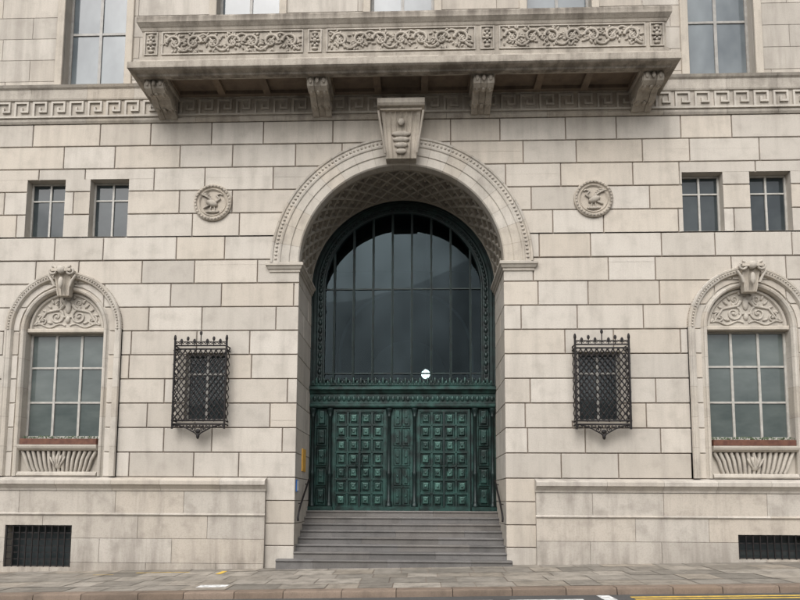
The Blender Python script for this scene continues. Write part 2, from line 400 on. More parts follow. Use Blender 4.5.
for s in(-1,1):
    cx=s*WX; zc=6.12
    mb=MB(); jm=MB()
    prof=[(1.03,.33),(1.03,.03),(1.06,-.03),(1.10,-.045),(1.13,-.03),(1.14,.0),(1.17,.03),(1.33,.03),(1.35,-.03),(1.37,-.07),(1.42,-.085),(1.46,-.085),(1.48,-.10),(1.52,-.10),(1.54,-.06),(1.54,.035)]
    mb.arch_blocks(jm,prof,cx,zc,2.31,9,5,.006,random.Random(5))
    jm.obj('arched_window_surround_joints',M['joint'],B)
    for i in range(61):
        t=pi*i/60; mb.blob((cx+1.44*math.cos(t),-.095,zc+1.44*math.sin(t)),.022,.022,.022,0,6,4)
    mb.box(cx-1.03,cx+1.03,.06,.34,6.06,6.17,.4,.02)
    pts=[(cx+1.04*math.cos(pi*i/32),.14,zc+.05+1.04*math.sin(pi*i/32)*.97) for i in range(33)]
    mb.face(pts,.5)
    mb.arch([(1.03,.14),(.98,.09),(.93,.09),(.90,.14)],cx,zc+.03,None,32,.5)
    archpanel(mb,cx,zc+.08,.9,.13)
    mb.box(cx-1.029,cx+1.029,.12,.3,2.31,3.07,.5)
    mb.extr([(.121,2.31),(-.02,2.31),(-.04,2.34),(-.02,2.40),(.02,2.43),(.121,2.43)],cx-1.028,cx+1.028)
    for q in range(15):
        u=(q-7)/7.; 
        mb.tube([(cx+u*.74,.10,2.44),(cx+u*.80,.07,2.56),(cx+u*.86,.05,2.75),(cx+u*.96,.07,2.96)],.045,6)
    mb.blob((cx,.05,2.68),.12,.06,.19)
    for q in range(5): mb.blob((cx+(q-2)*.07,.0,2.70+.03*(2-abs(q-2))),.03,.03,.14,-(q-2)*.25,6,4)
    mb.extr([(.121,2.97),(.0,2.97),(-.06,3.02),(-.08,3.07),(-.08,3.115),(.34,3.13),(.34,2.97)],cx-1.027,cx+1.027)
    console(mb,cx,.30,.46,6.98,7.58,.20,fl=3)
    for sd in(-1,1):
        spiral(mb,cx+sd*.24,7.60,.12,1.6,sd,pi/2,-.26,.04)
        mb.tube([(cx+sd*.2,-.2,7.2),(cx+sd*.26,-.22,7.35),(cx+sd*.36,-.22,7.5)],.035)
    mb.blob((cx,-.27,7.62),.12,.08,.11); mb.blob((cx,-.27,7.28),.07,.05,.16)
    mb.obj('arched_window_surround',M['trim'],B)
    pb=MB(); pb.box(cx-1.0,cx+1.0,-.03,.2,3.12,3.27,.5,.01); pb.obj('window_planter',M['planter'],B)
    pl=MB(); rn=random.Random(4)
    for _ in range(260):
        x=cx+rn.uniform(-.97,.97); h=rn.uniform(.0,.09)*(.4+.6*abs(math.sin(x*5)))
        c=(x,rn.uniform(0,.17),3.27+h*.6); a=rn.uniform(0,6.3); l=.035
        pl.face([(c[0],c[1],c[2]),(c[0]+l*math.cos(a),c[1]+l*.5*math.sin(a),c[2]+.02),(c[0]+l*.6*math.cos(a),c[1]+.02,c[2]+.05)])
    pl.obj('planter_plants',M['plant'],B)

# roundels
for s in(-1,1):
    mb=MB(); cx,zc=s*4.95,9.5
    prof=[(.50,.0),(.50,-.05),(.47,-.075),(.43,-.075),(.41,-.04),(.38,-.035),(.36,-.055),(.34,-.035),(.32,-.01),(0,-.01)]
    mb.grid([[(cx+q*math.cos(2*pi*i/48),y,zc+q*math.sin(2*pi*i/48)) for i in range(48)] for q,y in prof],.4,False,True)
    for i in range(32):
        a=2*pi*i/32; mb.blob((cx+.45*math.cos(a),-.078,zc+.45*math.sin(a)),.03,.014,.03,0,6,4)
    y=-.035
    mb.blob((cx+.02*s,y,zc-.02),.17,.07,.09,.4*s); mb.tube([(cx-.08*s,y,zc+.02),(cx-.19*s,y,zc+.10),(cx-.10*s,y,zc+.2),(cx-.20*s,y,zc+.24),(cx-.25*s,y,zc+.20)],lambda t:.036*(1-.5*t))
    for k in range(7): mb.blob((cx+s*(.02+.035*k),y-.01,zc+.05+.03*k),.13,.03,.022,s*(1.1-.22*k),6,4)
    for k in(-1,1): mb.tube([(cx+.04*k,y,zc-.08),(cx+.06*k,y,zc-.22)],.016)
    mb.blob((cx,y,zc-.25),.19,.035,.035); mb.blob((cx+.15*s,y,zc-.10),.12,.03,.03,-.5*s)
    mb.obj('carved_roundel',M['friez'],B)

# ------------------------------------------------------------------ entrance arch
mb=MB(); jm=MB()
prof=[(AR,.20),(AR,-.03),(AR+.03,-.06),(AR+.24,-.06),(AR+.26,-.085),(AR+.46,-.085),(AR+.48,-.11),(AR+.52,-.12),(AR+.54,-.10),(AR+.66,-.10),(AR+.68,-.13),(AR+.72,-.14),(AR+.74,-.10),(AR+.74,.035)]
mb.arch_blocks(jm,prof,0,SP,None,19,0,.007,random.Random(2))
for i in range(1,96):
    t=pi*i/96; mb.blob(((AR+.60)*math.cos(t),-.105,SP+(AR+.60)*math.sin(t)),.042,.03,.03,t,6,4)
for s in(-1,1):
    P=[(0,7.60),(.03,7.62),(.03,7.67),(.06,7.69),(.09,7.75),(.12,7.77),(.12,7.83),(.10,7.85),(0,7.853)]
    xin=AR; xo=AR+.74
    rows=[]
    for (ax,ay,dx,dy) in((xo,.03,1,0),(xo,0,1,-1),(xin,0,-1,-1),(xin,2.2,-1,0)):
        rows.append([(s*(ax+dx*d),ay+dy*d,z) for d,z in P])
    mb.grid(rows,.5,False); mb.face([(s*(xo+.1),-.1,7.853),(s*(xin-.1),-.1,7.853),(s*(xin-.1),2.2,7.853),(s*xin,2.2,7.856),(s*xo,.03,7.853)])
mb.obj('entrance_archivolt',M['trim'],B); jm.obj('entrance_archivolt_joints',M['joint'],B)
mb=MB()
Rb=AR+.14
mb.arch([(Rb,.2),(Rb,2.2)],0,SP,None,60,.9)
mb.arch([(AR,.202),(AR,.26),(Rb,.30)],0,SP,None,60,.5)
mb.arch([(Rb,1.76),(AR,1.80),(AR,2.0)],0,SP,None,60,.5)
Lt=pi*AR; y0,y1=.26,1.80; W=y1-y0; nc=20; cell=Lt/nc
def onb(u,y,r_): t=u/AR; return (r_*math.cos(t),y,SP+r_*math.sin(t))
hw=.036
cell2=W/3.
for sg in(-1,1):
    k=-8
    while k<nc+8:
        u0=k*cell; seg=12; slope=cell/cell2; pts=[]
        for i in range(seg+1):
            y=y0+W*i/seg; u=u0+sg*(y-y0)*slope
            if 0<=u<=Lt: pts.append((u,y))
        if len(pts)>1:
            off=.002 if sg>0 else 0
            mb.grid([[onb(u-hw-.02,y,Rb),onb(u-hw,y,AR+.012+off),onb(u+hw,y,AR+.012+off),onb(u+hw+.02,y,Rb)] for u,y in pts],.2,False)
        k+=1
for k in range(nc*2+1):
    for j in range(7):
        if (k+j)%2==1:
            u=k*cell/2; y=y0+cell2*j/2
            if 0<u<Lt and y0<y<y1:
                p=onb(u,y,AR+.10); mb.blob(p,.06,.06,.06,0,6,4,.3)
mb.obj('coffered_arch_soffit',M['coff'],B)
mb=MB(); 
pk=console(mb,0,.78,1.0,10.50,11.62,.42,-.10,6)
# plain shield on the flutes with a small boss, volutes at the foot
for i in(4,8,12,16):
    d,z,w=pk[i]; mb.blob((0,-.10-d-.0,z+.02),w*(.30+.018*i),.05,.075,0,10,5)
d,z,w=pk[24]; mb.blob((0,-.10-d-.01,z),.10,.05,.10)
for sd in(-1,1):
    mb.tube([(sd*(.41+.016*i),-.36-.03*i,10.60+i*.095) for i in range(11)],.03,8)
mb.extr([(.05,11.69),(-.66,11.69),(-.70,11.74),(-.70,11.86),(-.64,11.90),(.05,11.90)],-.60,.60)
mb.obj('carved_keystone',M['friez'],B)

# ------------------------------------------------------------------ balcony
HX,YF=6.48,-1.10
mb=MB()
prof=[(-.30,12.42),(-.30,12.36),(-.10,12.36),(-.08,12.22),(.06,12.20),(.08,12.24),(.20,12.27),(.24,12.30),(.24,12.46),(.21,12.48),(.14,12.52),(.10,12.60),(.04,12.64),(.04,12.74),(.0,12.76),(.0,13.42),(.02,13.44),(.04,13.50),(.06,13.52),(.09,13.56),(.12,13.60),(.12,13.72),(.09,13.78),(-.28,13.80),(-.30,13.4),(-.30,12.75),(-1.0,12.74)]
mb.sweepU(prof,HX,YF,.5)
mb.face([(-HX+.2,.12,12.76),(HX-.2,.12,12.76),(HX-.2,YF+.2,12.76),(-HX+.2,YF+.2,12.76)])
mb.obj('balcony_parapet',M['balc'],B)
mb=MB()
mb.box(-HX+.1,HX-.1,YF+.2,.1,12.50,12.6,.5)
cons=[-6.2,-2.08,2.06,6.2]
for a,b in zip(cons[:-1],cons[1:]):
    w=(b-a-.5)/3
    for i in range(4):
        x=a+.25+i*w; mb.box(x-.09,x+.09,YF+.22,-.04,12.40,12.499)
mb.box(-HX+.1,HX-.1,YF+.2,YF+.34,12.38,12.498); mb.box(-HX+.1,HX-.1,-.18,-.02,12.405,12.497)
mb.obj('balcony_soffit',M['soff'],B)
mb=MB()
bounds=[(-6.42,-6.08,0),(-5.98,-2.42,1),(-2.30,-1.96,0),(-1.84,1.84,1),(1.96,2.30,0),(2.42,5.98,1),(6.08,6.42,0)]
for i,(a,b,v) in enumerate(bounds):
    y=YF-.002; z0,z1=12.79,13.40
    t=.03
    mb.box(a,b,y-.03,y,z0,z0+t,.3); mb.box(a,b,y-.03,y,z1-t,z1,.3); mb.box(a,a+t,y-.03,y,z0+t,z1-t,.3); mb.box(b-t,b,y-.03,y,z0+t,z1-t,.3)
    if v: vine(mb,a+.08,b-.08,z0+.03,z1-.03,y-.012,i)
    else:
        c=(a+b)/2; 
        for k in range(8): mb.blob((c+.08*math.cos(k*pi/4),y-.02,(z0+z1)/2+.13*math.sin(k*pi/4)),.05,.03,.03,k*pi/4,6,4,.2)
        mb.blob((c,y-.03,(z0+z1)/2),.06,.04,.06)
        mb.blob((c,y-.02,z1-.1),.08,.03,.04); mb.blob((c,y-.02,z0+.1),.08,.03,.04)
x=-6.6
while x<6.65: mb.blob((x,YF-.13,12.50),.035,.04,.05,0,6,4); x+=.1
mb.obj('balcony_carved_frieze',M['friez'],B)
mb=MB()
for cx in cons:
    prof=[(0.03,11.80),(-.10,11.80),(-.2,11.86),(-.28,11.90),(-.36,11.88),(-.46,11.92),(-.56,12.0),(-.66,12.03),(-.76,11.98),(-.86,11.97),(-.96,12.03),(-1.0,12.12),(-.98,12.22),(-1.02,12.26),(-1.02,12.29),(.03,12.29)]
    for k in range(3):
        a=cx-.25+k*.5/3; 
        pr=[(y*(1.0 if k!=1 else .97),z+(0 if k!=1 else .02)*(y<-.05 and z<12.25)) for y,z in prof]
        mb.extr(pr,a+.004,a+.5/3-.004)
    mb.extr([(.03,12.295),(-1.06,12.295),(-1.08,12.34),(-1.06,12.375),(.03,12.375)],cx-.30,cx+.30)
    for k in(-1,0,1):
        mb.blob((cx+k*.165,-1.0,12.15),.05,.03,.08); mb.blob((cx+k*.165,-.78,11.97),.05,.08,.03); mb.blob((cx+k*.165,-.3,11.88),.05,.1,.03)
    for sd in(-1,1):
        for (yy,zz,R_) in((-.86,12.12,.12),(-.2,12.0,.1)):
            pts=[]
            for i in range(19):
                t=i/18; rr=R_*(1-.85*t); aa=1.5*2*pi*t
                pts.append((cx+sd*.252,yy+rr*math.cos(aa),zz+rr*math.sin(aa)))
            mb.tube(pts,.018,5)
mb.obj('balcony_console_brackets',M['friez'],B)

# ------------------------------------------------------------------ entrance screen
Y=1.90
D=empty('bronze_entrance_screen'); D.parent=B
d1,d2,d3=MB(),MB(),MB()
F=1.45
def molding_panel(x0,x1,z0,z1,y,m=d1,h=d2,dp=.05):
    b=.02
    A=[(x0,y,z0),(x1,y,z0),(x1,y,z1),(x0,y,z1)]
    def ins(k,yy): return [(x0+k,yy,z0+k),(x1-k,yy,z0+k),(x1-k,yy,z1-k),(x0+k,yy,z1-k)]
    w=min(x1-x0,z1-z0)
    m.grid([A,ins(b,y+dp),ins(b+.03,y+dp)],.4,False,True)
    h.grid([ins(b+.03,y+dp),ins(b+.05,y-.005),ins(w*.30,y-.012)],.4,False,True); h.face(ins(w*.30,y-.012))
    h.blob(((x0+x1)/2,y-.015,(z0+z1)/2),w*.14,.02,w*.14)
for s,xa,xb in((-1,-1.95,-.46),(1,.44,1.91)):
    zt=4.32; cols,rows=4,7
    fx=.05
    W_=(xb-xa-2*fx)/cols; H_=(zt-F-.1-.06)/rows
    for i in range(cols):
        for j in range(rows):
            x0=xa+fx+i*W_; z0=F+.1+j*H_; e=.03
            d1.face([(x0,Y,z0),(x0+W_,Y,z0),(x0+W_-e,Y,z0+e),(x0+e,Y,z0+e)]); d1.face([(x0,Y,z0+H_),(x0+W_,Y,z0+H_),(x0+W_-e,Y,z0+H_-e),(x0+e,Y,z0+H_-e)])
            d1.face([(x0,Y,z0),(x0+e,Y,z0+e),(x0+e,Y,z0+H_-e),(x0,Y,z0+H_)]); d1.face([(x0+W_,Y,z0),(x0+W_-e,Y,z0+e),(x0+W_-e,Y,z0+H_-e),(x0+W_,Y,z0+H_)])
            molding_panel(x0+e,x0+W_-e,z0+e,z0+H_-e,Y)
            d1.blob((x0,Y,z0),.022,.02,.022,0,6,4)
    d1.box(xa,xa+fx,Y-.03,Y+.02,F,zt); d1.box(xb-fx,xb,Y-.03,Y+.02,F,zt); d1.box(xa+fx,xb-fx,Y-.02,Y+.02,F,F+.1); d1.box(xa+fx,xb-fx,Y-.02,Y+.02,zt-.06,zt)
    c=(xa+xb)/2; d3.box(c-.03,c+.03,Y-.035,Y+.01,F+.1,zt-.06)
    for sd in(-1,1): d3.tube([(c+sd*.09,Y-.03,F+1.15),(c+sd*.09,Y-.09,F+1.18),(c+sd*.09,Y-.09,F+1.45),(c+sd*.09,Y-.03,F+1.48)],.014,8)
def colonette(x,z0,z1,y,r=.055):
    def lathe(prof):
        d3.grid([[(x+q*math.cos(2*pi*i/12),y+q*math.sin(2*pi*i/12),z) for i in range(12)] for q,z in prof],.5,True,True)
    h=z1-z0
    lathe([(r*1.7,z0),(r*1.7,z0+.06),(r*1.2,z0+.08),(r*1.5,z0+.12),(r,z0+.16),(r,z0+h*.30),(r*1.3,z0+h*.32),(r*1.3,z0+h*.34),(r*.95,z0+h*.36),(r*.85,z1-.25),(r*1.2,z1-.23),(r*.9,z1-.21),(r*1.6,z1-.08),(r*1.8,z1-.05),(r*1.8,z1)])
d1.box(-.46,.44,Y+.0,Y+.1,F,4.40)
for x in(-.37,.35): colonette(x,F+.12,4.34,Y-.05)
for j in range(5):
    z0=F+.15+j*.56; molding_panel(-.24,-.02,z0,z0+.5,Y-.03,d1,d1); molding_panel(.0,.22,z0,z0+.5,Y-.03,d1,d1)
d1.box(-.26,.24,Y+.025,Y+.03,F+.1,4.33)
d1.box(-.5,.48,Y-.14,Y-.001,F,F+.11)
for s in(-1,1):
    xa,xb=(1.95,2.64)
    d1.box(s*xa,s*xb,Y+.035,Y+.1,F,4.40)
    colonette(s*2.05,F+.12,4.34,Y-.05); colonette(s*2.54,F+.12,4.34,Y-.05)
    d1.box(s*1.95,s*2.64,Y-.14,Y,F,F+.11)
    for j in range(5):
        z0=F+.15+j*.56; a,b=sorted((s*2.15,s*2.44)); molding_panel(a,b,z0,z0+.5,Y-.02,d1,d1)
d1.extr([(Y+.12,4.36),(Y-.10,4.36),(Y-.12,4.40),(Y-.12,4.46),(Y-.08,4.48),(Y-.08,4.74),(Y-.12,4.76),(Y-.16,4.82),(Y-.22,4.86),(Y-.22,4.93),(Y-.18,4.97),(Y+.12,4.99)],-AR+.01,AR-.01,.5)
x=-2.5
while x<2.55:
    d1.blob((x,Y-.085,4.61),.055,.025,.085,0,8,5); d1.blob((x+.07,Y-.085,4.61),.012,.02,.09,0,6,4); x+=.14
x=-2.54
k=0
while x<2.56:
    h=.19 if k%2 else .11
    d1.blob((x,Y-.17,5.0+h*.5),.04,.02,h*.62,0,6,5)
    d1.tube([(x-.06,Y-.17,5.0),(x-.03,Y-.17,5.05),(x+.03,Y-.17,5.05),(x+.06,Y-.17,5.0)],.013,5)
    x+=.105; k+=1
d1.tube([(-2.6,Y-.17,4.995),(2.6,Y-.17,4.995)],.018,6)
d3.arch([(AR+.14,Y-.06),(AR-.06,Y-.06),(AR-.08,Y-.09),(AR-.16,Y-.09),(AR-.18,Y-.05),(AR-.34,Y-.04),(AR-.36,Y-.07),(AR-.40,Y-.07),(AR-.40,Y+.1)],0,SP,4.99,60,.5)
for i in range(1,60):
    t=pi*i/60; d3.blob(((AR-.26)*math.cos(t),Y-.05,SP+(AR-.26)*math.sin(t)),.045,.03,.07,t,6,4)
for s in(-1,1):
    z=5.15
    while z<SP: 
        d3.blob((s*(AR-.26),Y-.05,z),.06,.03,.085,0,6,4); spiral(d3,s*(AR-.26),z+.11,.05,1.2,s,0,Y-.05,.012,.2,10); z+=.24
Ri=AR-.40
MX=(-1.98,-1.42,-.86,-.30,.26,.82,1.38,1.94)
for i,x in enumerate(MX):
    zt=SP+math.sqrt(Ri*Ri-x*x)
    d3.box(x-.030,x+.030,Y-.06,Y+.03,4.99,zt+.02)
    d3.tube([(x,Y-.065,5.0),(x,Y-.065,zt)],.018,6)
d3.box(-Ri,Ri,Y-.035,Y+.02,5.33,5.37)
d3.box(-Ri,Ri,Y-.03,Y+.02,SP-.018,SP+.018)
x=-2.15
while x<2.2:
    d3.arch([(.055,Y-.045),(.075,Y-.045)],x,5.12,4.99,8); x+=.14
d1.obj('bronze_doors',M['bronze'],D); d2.obj('bronze_door_panels',M['bronzeL'],D); d3.obj('arched_glazing_frame',M['bronzeD'],D)
# glass strips between mullions, each its own sheet very slightly out of true
gm=MB(); xsG=[-Ri-.04]+list(MX)+[Ri+.04]; rn=random.Random(12); Rg_=Ri+.05
for a,b in zip(xsG[:-1],xsG[1:]):
    t1=rn.uniform(-.005,.005); n=8
    top=lambda x: SP+math.sqrt(max(0,Rg_*Rg_-x*x))
    for (za,zt_) in((4.98,5.35),(5.35,SP),(SP,None)):
        dy=rn.uniform(-.003,.003); dz=rn.uniform(-.004,.004)
        yy=lambda x,z: Y+.008+t1*(x-a)/(b-a)+dz*(z-za)/2.5
        xsx=[a+(b-a)*i/n for i in range(n+1)]
        tp=[(x,yy(x,(zt_ or top(x))),zt_ or top(x)) for x in xsx]
        gm.face([(a,yy(a,za),za),(b,yy(b,za),za)]+tp[::-1],rn.random())
gm.obj('entrance_glazing',M['glass'],D)
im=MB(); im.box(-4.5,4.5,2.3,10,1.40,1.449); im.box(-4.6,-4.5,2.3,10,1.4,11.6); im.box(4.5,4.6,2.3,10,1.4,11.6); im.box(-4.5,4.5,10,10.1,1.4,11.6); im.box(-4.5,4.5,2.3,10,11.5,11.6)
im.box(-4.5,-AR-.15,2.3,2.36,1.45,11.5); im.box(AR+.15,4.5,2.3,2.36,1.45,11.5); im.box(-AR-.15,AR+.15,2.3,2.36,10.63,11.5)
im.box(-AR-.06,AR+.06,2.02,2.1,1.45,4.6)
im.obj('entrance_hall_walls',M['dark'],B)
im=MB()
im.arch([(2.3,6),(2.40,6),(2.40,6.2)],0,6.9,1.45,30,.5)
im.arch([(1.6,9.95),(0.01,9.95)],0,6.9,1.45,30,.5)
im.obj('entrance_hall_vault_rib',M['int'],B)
H=empty('added_glint_lantern',(.70,5.2,6.03))  # invented lantern, its glow stands in for a reflection on the glazing
lm=MB(); lm.grid([[(q*math.cos(2*pi*i/16),q*math.sin(2*pi*i/16),z) for i in range(16)] for q,z in((.02,-.16),(.08,-.13),(.13,-.07),(.15,.0),(.13,.07),(.08,.13),(.03,.16))],.5,True,True); lm.obj('added_glint_globe',M['glint_glow'],H)
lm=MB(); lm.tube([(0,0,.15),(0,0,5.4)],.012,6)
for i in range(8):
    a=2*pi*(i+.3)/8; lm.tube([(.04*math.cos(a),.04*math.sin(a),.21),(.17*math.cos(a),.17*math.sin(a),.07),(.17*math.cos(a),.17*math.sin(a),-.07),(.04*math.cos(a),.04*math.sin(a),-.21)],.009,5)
lm.obj('added_glint_chain_and_cage',M['iron'],H)

# steps
sm=MB()
for k in range(8):
    zt=1.45-.166*k; yk=1.602-.2675*k; yp=2.2 if k==0 else yk+.2675
    x0,x1=(-AR+.0,AR) if k<7 else (-3.02,2.74)
    x0+=.002;x1-=.002
    xs=[x0]+[x0+(x1-x0)*(q+(.5 if k%2 else 0)+random.uniform(-.08,.08))/3 for q in range(1 if k%2==0 else 0,3)]+[x1]
    for a,b in zip(xs[:-1],xs[1:]):
        sm.extr([(yp+.02,zt-.0),(yk+.0,zt),(yk-.022,zt-.008),(yk-.03,zt-.025),(yk-.022,zt-.045),(yk-.0,zt-.052),(yk,-.5 if k==7 else zt-.20),(yp+.02,-.5 if k==7 else zt-.20)],a+.002,b-.002,random.random())
sm.obj('entrance_steps',M['step'],B)

# ------------------------------------------------------------------ handrails, signs
for s in(-1,1):
    h=empty('handrail'); hm=MB()
    x=s*(AR-.09)
    p=[(x,1.55,2.28),(x,1.45,2.30),(x,.35,1.62),(x,.1,1.42),(x,.02,1.30),(x,.05,1.22)]
    hm.tube(p,.026,8)
    for q in((x,1.35,2.22),(x,.5,1.70)):
        hm.tube([q,(q[0]+s*.04,q[1],q[2]-.05),(s*(AR+.0),q[1],q[2]-.05)],.012,6)
    hm.obj('rail',M['iron'],h)
def sign(name,x,y0,y1,z0,z1,mat,mat2):
    e=empty(name); a=MB(); a.box(x,x+.03,y0,y1,z0,z1); a.obj('board',mat,e)
    b=MB(); b.box(x+.031,x+.034,y0+.02,y1-.02,z0+.02,z1-.02); 
    b.obj('face',mat2,e)
sign('wall_notice_board',-AR+.001,.80,1.25,2.5,3.1,M['wood'],M['wood'])
sign('wall_plaque',-AR+.001,.12,.34,1.95,2.25,M['blue'],M['white'])

# ------------------------------------------------------------------ iron window grilles
for s in(-1,1):
    e=empty('iron_window_grille'); g_=MB(); cx=s*5.0+(-.05 if s<0 else 0); hw_=.66; z0,z1=3.62,5.62; y=-.26
    for zz in(z0,z0+.09,z1-.09,z1): 
        g_.tube([(cx-hw_,-.0,zz),(cx-hw_,y,zz),(cx+hw_,y,zz),(cx+hw_,0,zz)],.021,6)
    for xx in(-hw_,hw_): g_.tube([(cx+xx,y,z0-.12),(cx+xx,y,z1+.14)],.028,6); g_.blob((cx+xx,y,z1+.2),.035,.03,.08)
    def clipd(x0_,dirn):
        H_=z1-z0-.18; W2=2*hw_; sl=1.35
        xa=x0_; xb=x0_+dirn*H_/sl
        at=lambda t:(xa+(xb-xa)*t,H_*t)
        ts=[0,1]
        for X in(0,W2):
            t=(X-xa)/(xb-xa)
            if 0<t<1: ts.append(t)
        ts.sort(); 
        for a_,b_ in zip(ts[:-1],ts[1:]):
            m_=at((a_+b_)/2)
            if 0<=m_[0]<=W2: return at(a_),at(b_)
        return None
    st=.132; k=-16
    while k<30:
        for dn in(-1,1):
            c=clipd(k*st,dn)
            if c: g_.tube([(cx-hw_+c[0][0],y+.004*dn,z0+.09+c[0][1]),(cx-hw_+c[1][0],y+.004*dn,z0+.09+c[1][1])],.015,5)
        k+=1
    for sx in(-hw_,hw_):
        for k in range(9):
            zz=z0+.1+k*.21; g_.tube([(cx+sx,0,zz),(cx+sx,y,zz+.2)],.012,5); g_.tube([(cx+sx,y,zz),(cx+sx,0,zz+.2)],.012,5)
    for i in range(11):
        for j in range(0,21,2):
            if (i+j//2)%2==0:
                xx=cx-hw_+i*st; zz=z0+.09+j*st*1.35/2
                if zz<z1-.1: g_.blob((xx,y-.014,zz),.032,.014,.032,0,6,4)
    for i in range(9):
        xx=cx-hw_+i*2*hw_/8; mid=(i==4); 
        h=.32 if mid else (.12 if i%2 else .18)
        g_.tube([(xx,y,z1),(xx,y,z1+h)],.014,5); g_.blob((xx,y,z1+h),.038,.014,.06)
        if i<8:
            xm=xx+hw_/8.
            for sg in(-1,1):
                spiral(g_,xm+sg*.036,z1+.07,.042,1.1,-sg,0 if sg<0 else pi,y,.013,.2,10)
                spiral(g_,xm+sg*.036,z0-.05,.038,1.1,sg,0 if sg<0 else pi,y,.013,.2,10)
    for sd in(-1,1): g_.tube([(cx+sd*hw_*.9,y,z0),(cx+sd*.3,y,z0-.10),(cx+sd*.08,y,z0-.22),(cx,y,z0-.30)],.018,6); spiral(g_,cx+sd*.14,z0-.13,.08,1.3,sd,pi/2,y,.015,.2,12)
    g_.blob((cx,y,z0-.30),.045,.04,.08); g_.blob((cx,y,z0-.18),.07,.03,.06)
    g_.obj('ironwork',M['iron'],e)
for (xa,xb,za,zb) in((-9.93,-8.22,.04,1.08),(8.2,9.95,.36,.95)):
    e=empty('basement_window_grille'); g_=MB()
    n=int((xb-xa)/.16)
    for i in range(n+1):
        x=xa+.03+(xb-xa-.06)*i/n; g_.box(x-.013,x+.013,-.075,-.055,za,zb)
    m_=int((zb-za)/.16)
    for j in range(m_+1):
        z=za+.03+(zb-za-.06)*j/m_; g_.box(xa,xb,-.054,-.040,z-.013,z+.013)
    g_.obj('bars',M['iron'],e)
    r_=MB(); r_.box(xa-.04,xa,-.079,.3,za-.04,zb+.04); r_.box(xb,xb+.04,-.079,.3,za-.04,zb+.04); r_.box(xa,xb,-.079,.3,zb,zb+.04); r_.box(xa,xb,-.079,.3,za-.04,za); r_.obj('basement_opening_reveal',M['base'],B)
    r_=MB(); r_.box(xa,xb,.25,.28,za,zb); r_.obj('basement_opening_back',M['paneD'],B)

# ------------------------------------------------------------------ ground
SL=.021
m,nt,bs=newmat('asphalt'); g=N(nt,'ShaderNodeNewGeometry'); p=g.outputs['Position']
c=ramp(nt,noise(nt,p,1.2,4),.3,.7,(.045,.044,.043,1),(.075,.073,.07,1)); c=mix(nt,math_(nt,'MULTIPLY',ramp(nt,noise(nt,p,120,3),.45,.7),.5),c,(.12,.118,.112))
nt.links.new(c,bs.inputs['Base Color']); bs.inputs['Roughness'].default_value=.9
bp=N(nt,'ShaderNodeBump'); bp.inputs['Strength'].default_value=.5; bp.inputs['Distance'].default_value=.008; nt.links.new(noise(nt,p,90,3),bp.inputs['Height']); nt.links.new(bp.outputs[0],bs.inputs['Normal']); M['asph']=m
M['slab']=stone('paving_slabs',(.38,.345,.295),(.23,.21,.18),(.10,.090,.075),.95,1.4,.35,.5,.8,thr=(.44,.66))
M['kerb']=stone('granite_kerb',(.26,.20,.155),(.16,.122,.094),(.07,.058,.047),.7,.8,.3,.4,.8)
M['ground']=simple('ground_dirt',(.08,.075,.065),(.12,.11,.10),.95,0,.5,0)
M['yellow']=simple('yellow_road_paint',(.45,.30,.06),(.70,.47,.07),.7,0,9,.1,thr=(.35,.6))
M['wpaint']=simple('white_road_paint',(.36,.36,.35),(.78,.78,.76),.7,0,9,.1,thr=(.35,.6))
me=MB(); me.face([(-600,-600,.12-SL*600-.35),(600,-600,.12+SL*600-.35),(600,600,.12+SL*600-.35),(-600,600,.12-SL*600-.35)]); me.obj('ground',M['ground'])
zr=-.07-.12
me=MB(); me.face([(-300,-18.0,zr+.12-SL*300),(300,-18.0,zr+.12+SL*300),(300,-3.55,zr+.12+SL*300),(-300,-3.55,zr+.12-SL*300)]); me.obj('road',M['asph'])
def zroad(x): return zr+.12+SL*x
def pavement(name,ya,yb,zfun,rows,xr=(-40,40)):
    mb=MB(); rn=random.Random(9); y=ya
    for ri,dy in enumerate(rows):
        x=xr[0]+rn.uniform(0,.6)
        while x<xr[1]:
            w=rn.uniform(.6,1.05) ; g=.009
            X0,X1,Y0,Y1=x+g,x+w-g,y+g,y+dy-g; dz=rn.uniform(-.003,.003)
            mb.face([(X0,Y0,zfun(X0,Y0)+dz),(X1,Y0,zfun(X1,Y0)+dz),(X1,Y1,zfun(X1,Y1)+dz),(X0,Y1,zfun(X0,Y1)+dz)],rn.random()); x+=w
        y+=dy
    o=mb.obj(name,M['slab'])
    b=MB(); b.face([(xr[0],ya,zfun(xr[0],ya)-.010),(xr[1],ya,zfun(xr[1],ya)-.010),(xr[1],yb,zfun(xr[1],yb)-.010),(xr[0],yb,zfun(xr[0],yb)-.010)]); b.obj('slab_joints',M['joint'],o)
    return o
zp=lambda x,y:.12+SL*x+.02*y
pavement('pavement',-3.2,.05,zp,[.62,.70,.60,.72,.61])
kb=MB(); x=-40; rn=random.Random(3)
while x<40:
    w=rn.uniform(.85,1.15); g=.006; a,b=x+g,x+w-g
    P=lambda y,o:[(a,y,zp(a,-3.3)+o),(b,y,zp(b,-3.3)+o)]
    kb.grid([P(-3.202,-.0),P(-3.47,-.005),P(-3.495,-.018),P(-3.50,-.04),P(-3.515,-.2)],rn.random(),False); x+=w
kb.obj('kerb',M['kerb'])
pavement('far_pavement',-26.0,-18.3,lambda x,y:zroad(x)+.12,[.7]*11)
kb=MB(); kb.face([(-40,-18.29,zroad(-40)+.12),(40,-18.29,zroad(40)+.12),(40,-18.0,zroad(40)+.12),(-40,-18.0,zroad(-40)+.12)]); kb.face([(-40,-18.0,zroad(-40)+.12),(40,-18.0,zroad(40)+.12),(40,-17.99,zroad(40)-.02),(-40,-17.99,zroad(-40)-.02)]); kb.obj('far_kerb',M['kerb'])
mk=MB()
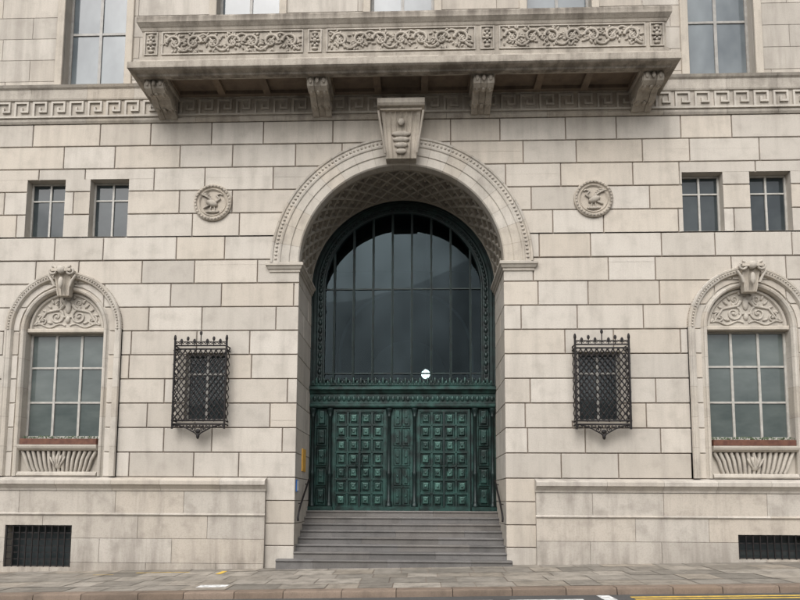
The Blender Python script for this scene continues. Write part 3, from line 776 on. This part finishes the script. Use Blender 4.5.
def strip(m_,xa,xb,ya,yb,o=.004): m_.face([(xa,ya,zroad(xa)+o),(xb,ya,zroad(xb)+o),(xb,yb,zroad(xb)+o),(xa,yb,zroad(xa)+o)])
ym=MB(); strip(ym,4.3,30,-3.92,-3.80); strip(ym,4.3,30,-4.14,-4.03); strip(ym,-30,-7.6,-3.95,-3.86); ym.obj('yellow_road_lines',M['yellow'])
for xa,xb in((-4.2,-2.4),(-2.2,-.9),(.6,1.8),(2.1,3.4)): strip(mk,xa,xb,-4.10,-4.0)
strip(mk,3.75,3.98,-4.15,-3.62)
for i in range(-6,7): strip(mk,i*6,i*6+3,-10.8,-10.7)
mk.obj('white_road_markings',M['wpaint'])
ym=MB()
for (xa,xb,ya,yb) in((-6.3,-5.0,-.64,-.59),(-4.25,-4.12,-1.0,-.5),(-7.2,-6.7,-.9,-.87)):
    ym.face([(xa,ya,zp(xa,ya)+.005),(xb,ya,zp(xb,ya)+.005),(xb,yb,zp(xb,yb)+.005),(xa,yb,zp(xa,yb)+.005)])
ym.obj('yellow_pavement_marks',M['yellow'])
uc=MB(); uc.face([(-4.0,-2.9,zp(-4,-2.9)+.005),(-3.4,-2.9,zp(-3.4,-2.9)+.005),(-3.4,-2.6,zp(-3.4,-2.6)+.005),(-4.0,-2.6,zp(-4,-2.6)+.005)]); uc.obj('utility_cover',M['wpaint'])

# ------------------------------------------------------------------ building opposite (seen in reflections)
O=empty('opposite_office_building')
of,oj,op_=MB(),MB(),MB()
ow=[]
for fl in range(2):
    for i in range(-9,10): ow.append(rect_op(i*3.2-.8,i*3.2+.8,1.0+fl*3.7,3.5+fl*3.7))
wall(of,oj,-30,30,[-1]+[.2+.925*i for i in range(10)],ow,0,.05,.01,.005,2.2,mp=lambda x,y,z:(x,-26-y,z),seed=31)
of.obj('front_wall',M['wall'],O); oj.obj('joints',M['joint'],O)
for o in ow:
    a,b=o['a'](0),o['b'](0); op_.face([(a-.05,-26.3,o['z0']-.05),(b+.05,-26.3,o['z0']-.05),(b+.05,-26.3,o['z1']+.05),(a-.05,-26.3,o['z1']+.05)])
op_.obj('windows',M['paneD'],O)
ob=MB(); ob.box(-30,30,-34,-26.4,-1,8.6); ob.obj('body',M['wall'],O)

# ------------------------------------------------------------------ camera, light, world
C=Vector((0.47,-15,1.75))
R=Matrix.Rotation(math.radians(1.8),3,'Z')@Matrix.Rotation(math.radians(95),3,'X')@Matrix.Rotation(math.radians(0.28),3,'Z')
cd=bpy.data.cameras.new('camera'); cd.sensor_width=36; cd.lens=27; cd.shift_y=147.5/800; cd.clip_end=2000; cd.clip_start=.1
cam=bpy.data.objects.new('camera',cd); cam.matrix_world=Matrix.Translation(C)@R.to_4x4(); bpy.context.collection.objects.link(cam); bpy.context.scene.camera=cam
el,az=math.radians(48),math.radians(195)
w=bpy.data.worlds.new('World'); bpy.context.scene.world=w; w.use_nodes=True; nt=w.node_tree; bg=nt.nodes['Background']
sk=N(nt,'ShaderNodeTexSky',sky_type='NISHITA'); sk.sun_disc=False; sk.sun_elevation=el; sk.sun_rotation=az; sk.dust_density=5; sk.air_density=1.0
hs=N(nt,'ShaderNodeHueSaturation'); hs.inputs['Saturation'].default_value=.25; hs.inputs['Value'].default_value=1.5; nt.links.new(sk.outputs[0],hs.inputs['Color']); nt.links.new(hs.outputs[0],bg.inputs[0])
bg.inputs[1].default_value=.15
sd=bpy.data.lights.new('sun','SUN'); sd.energy=.95; sd.angle=math.radians(60); sd.color=(1,.985,.97)
so=bpy.data.objects.new('sun',sd); bpy.context.collection.objects.link(so)
dirv=Vector((math.sin(az)*math.cos(el),math.cos(az)*math.cos(el),math.sin(el)))
so.rotation_euler=dirv.to_track_quat('Z','Y').to_euler(); so.location=(0,-10,30)
sc=bpy.context.scene; sc.view_settings.view_transform='Standard'; sc.view_settings.look='None'; sc.view_settings.exposure=0
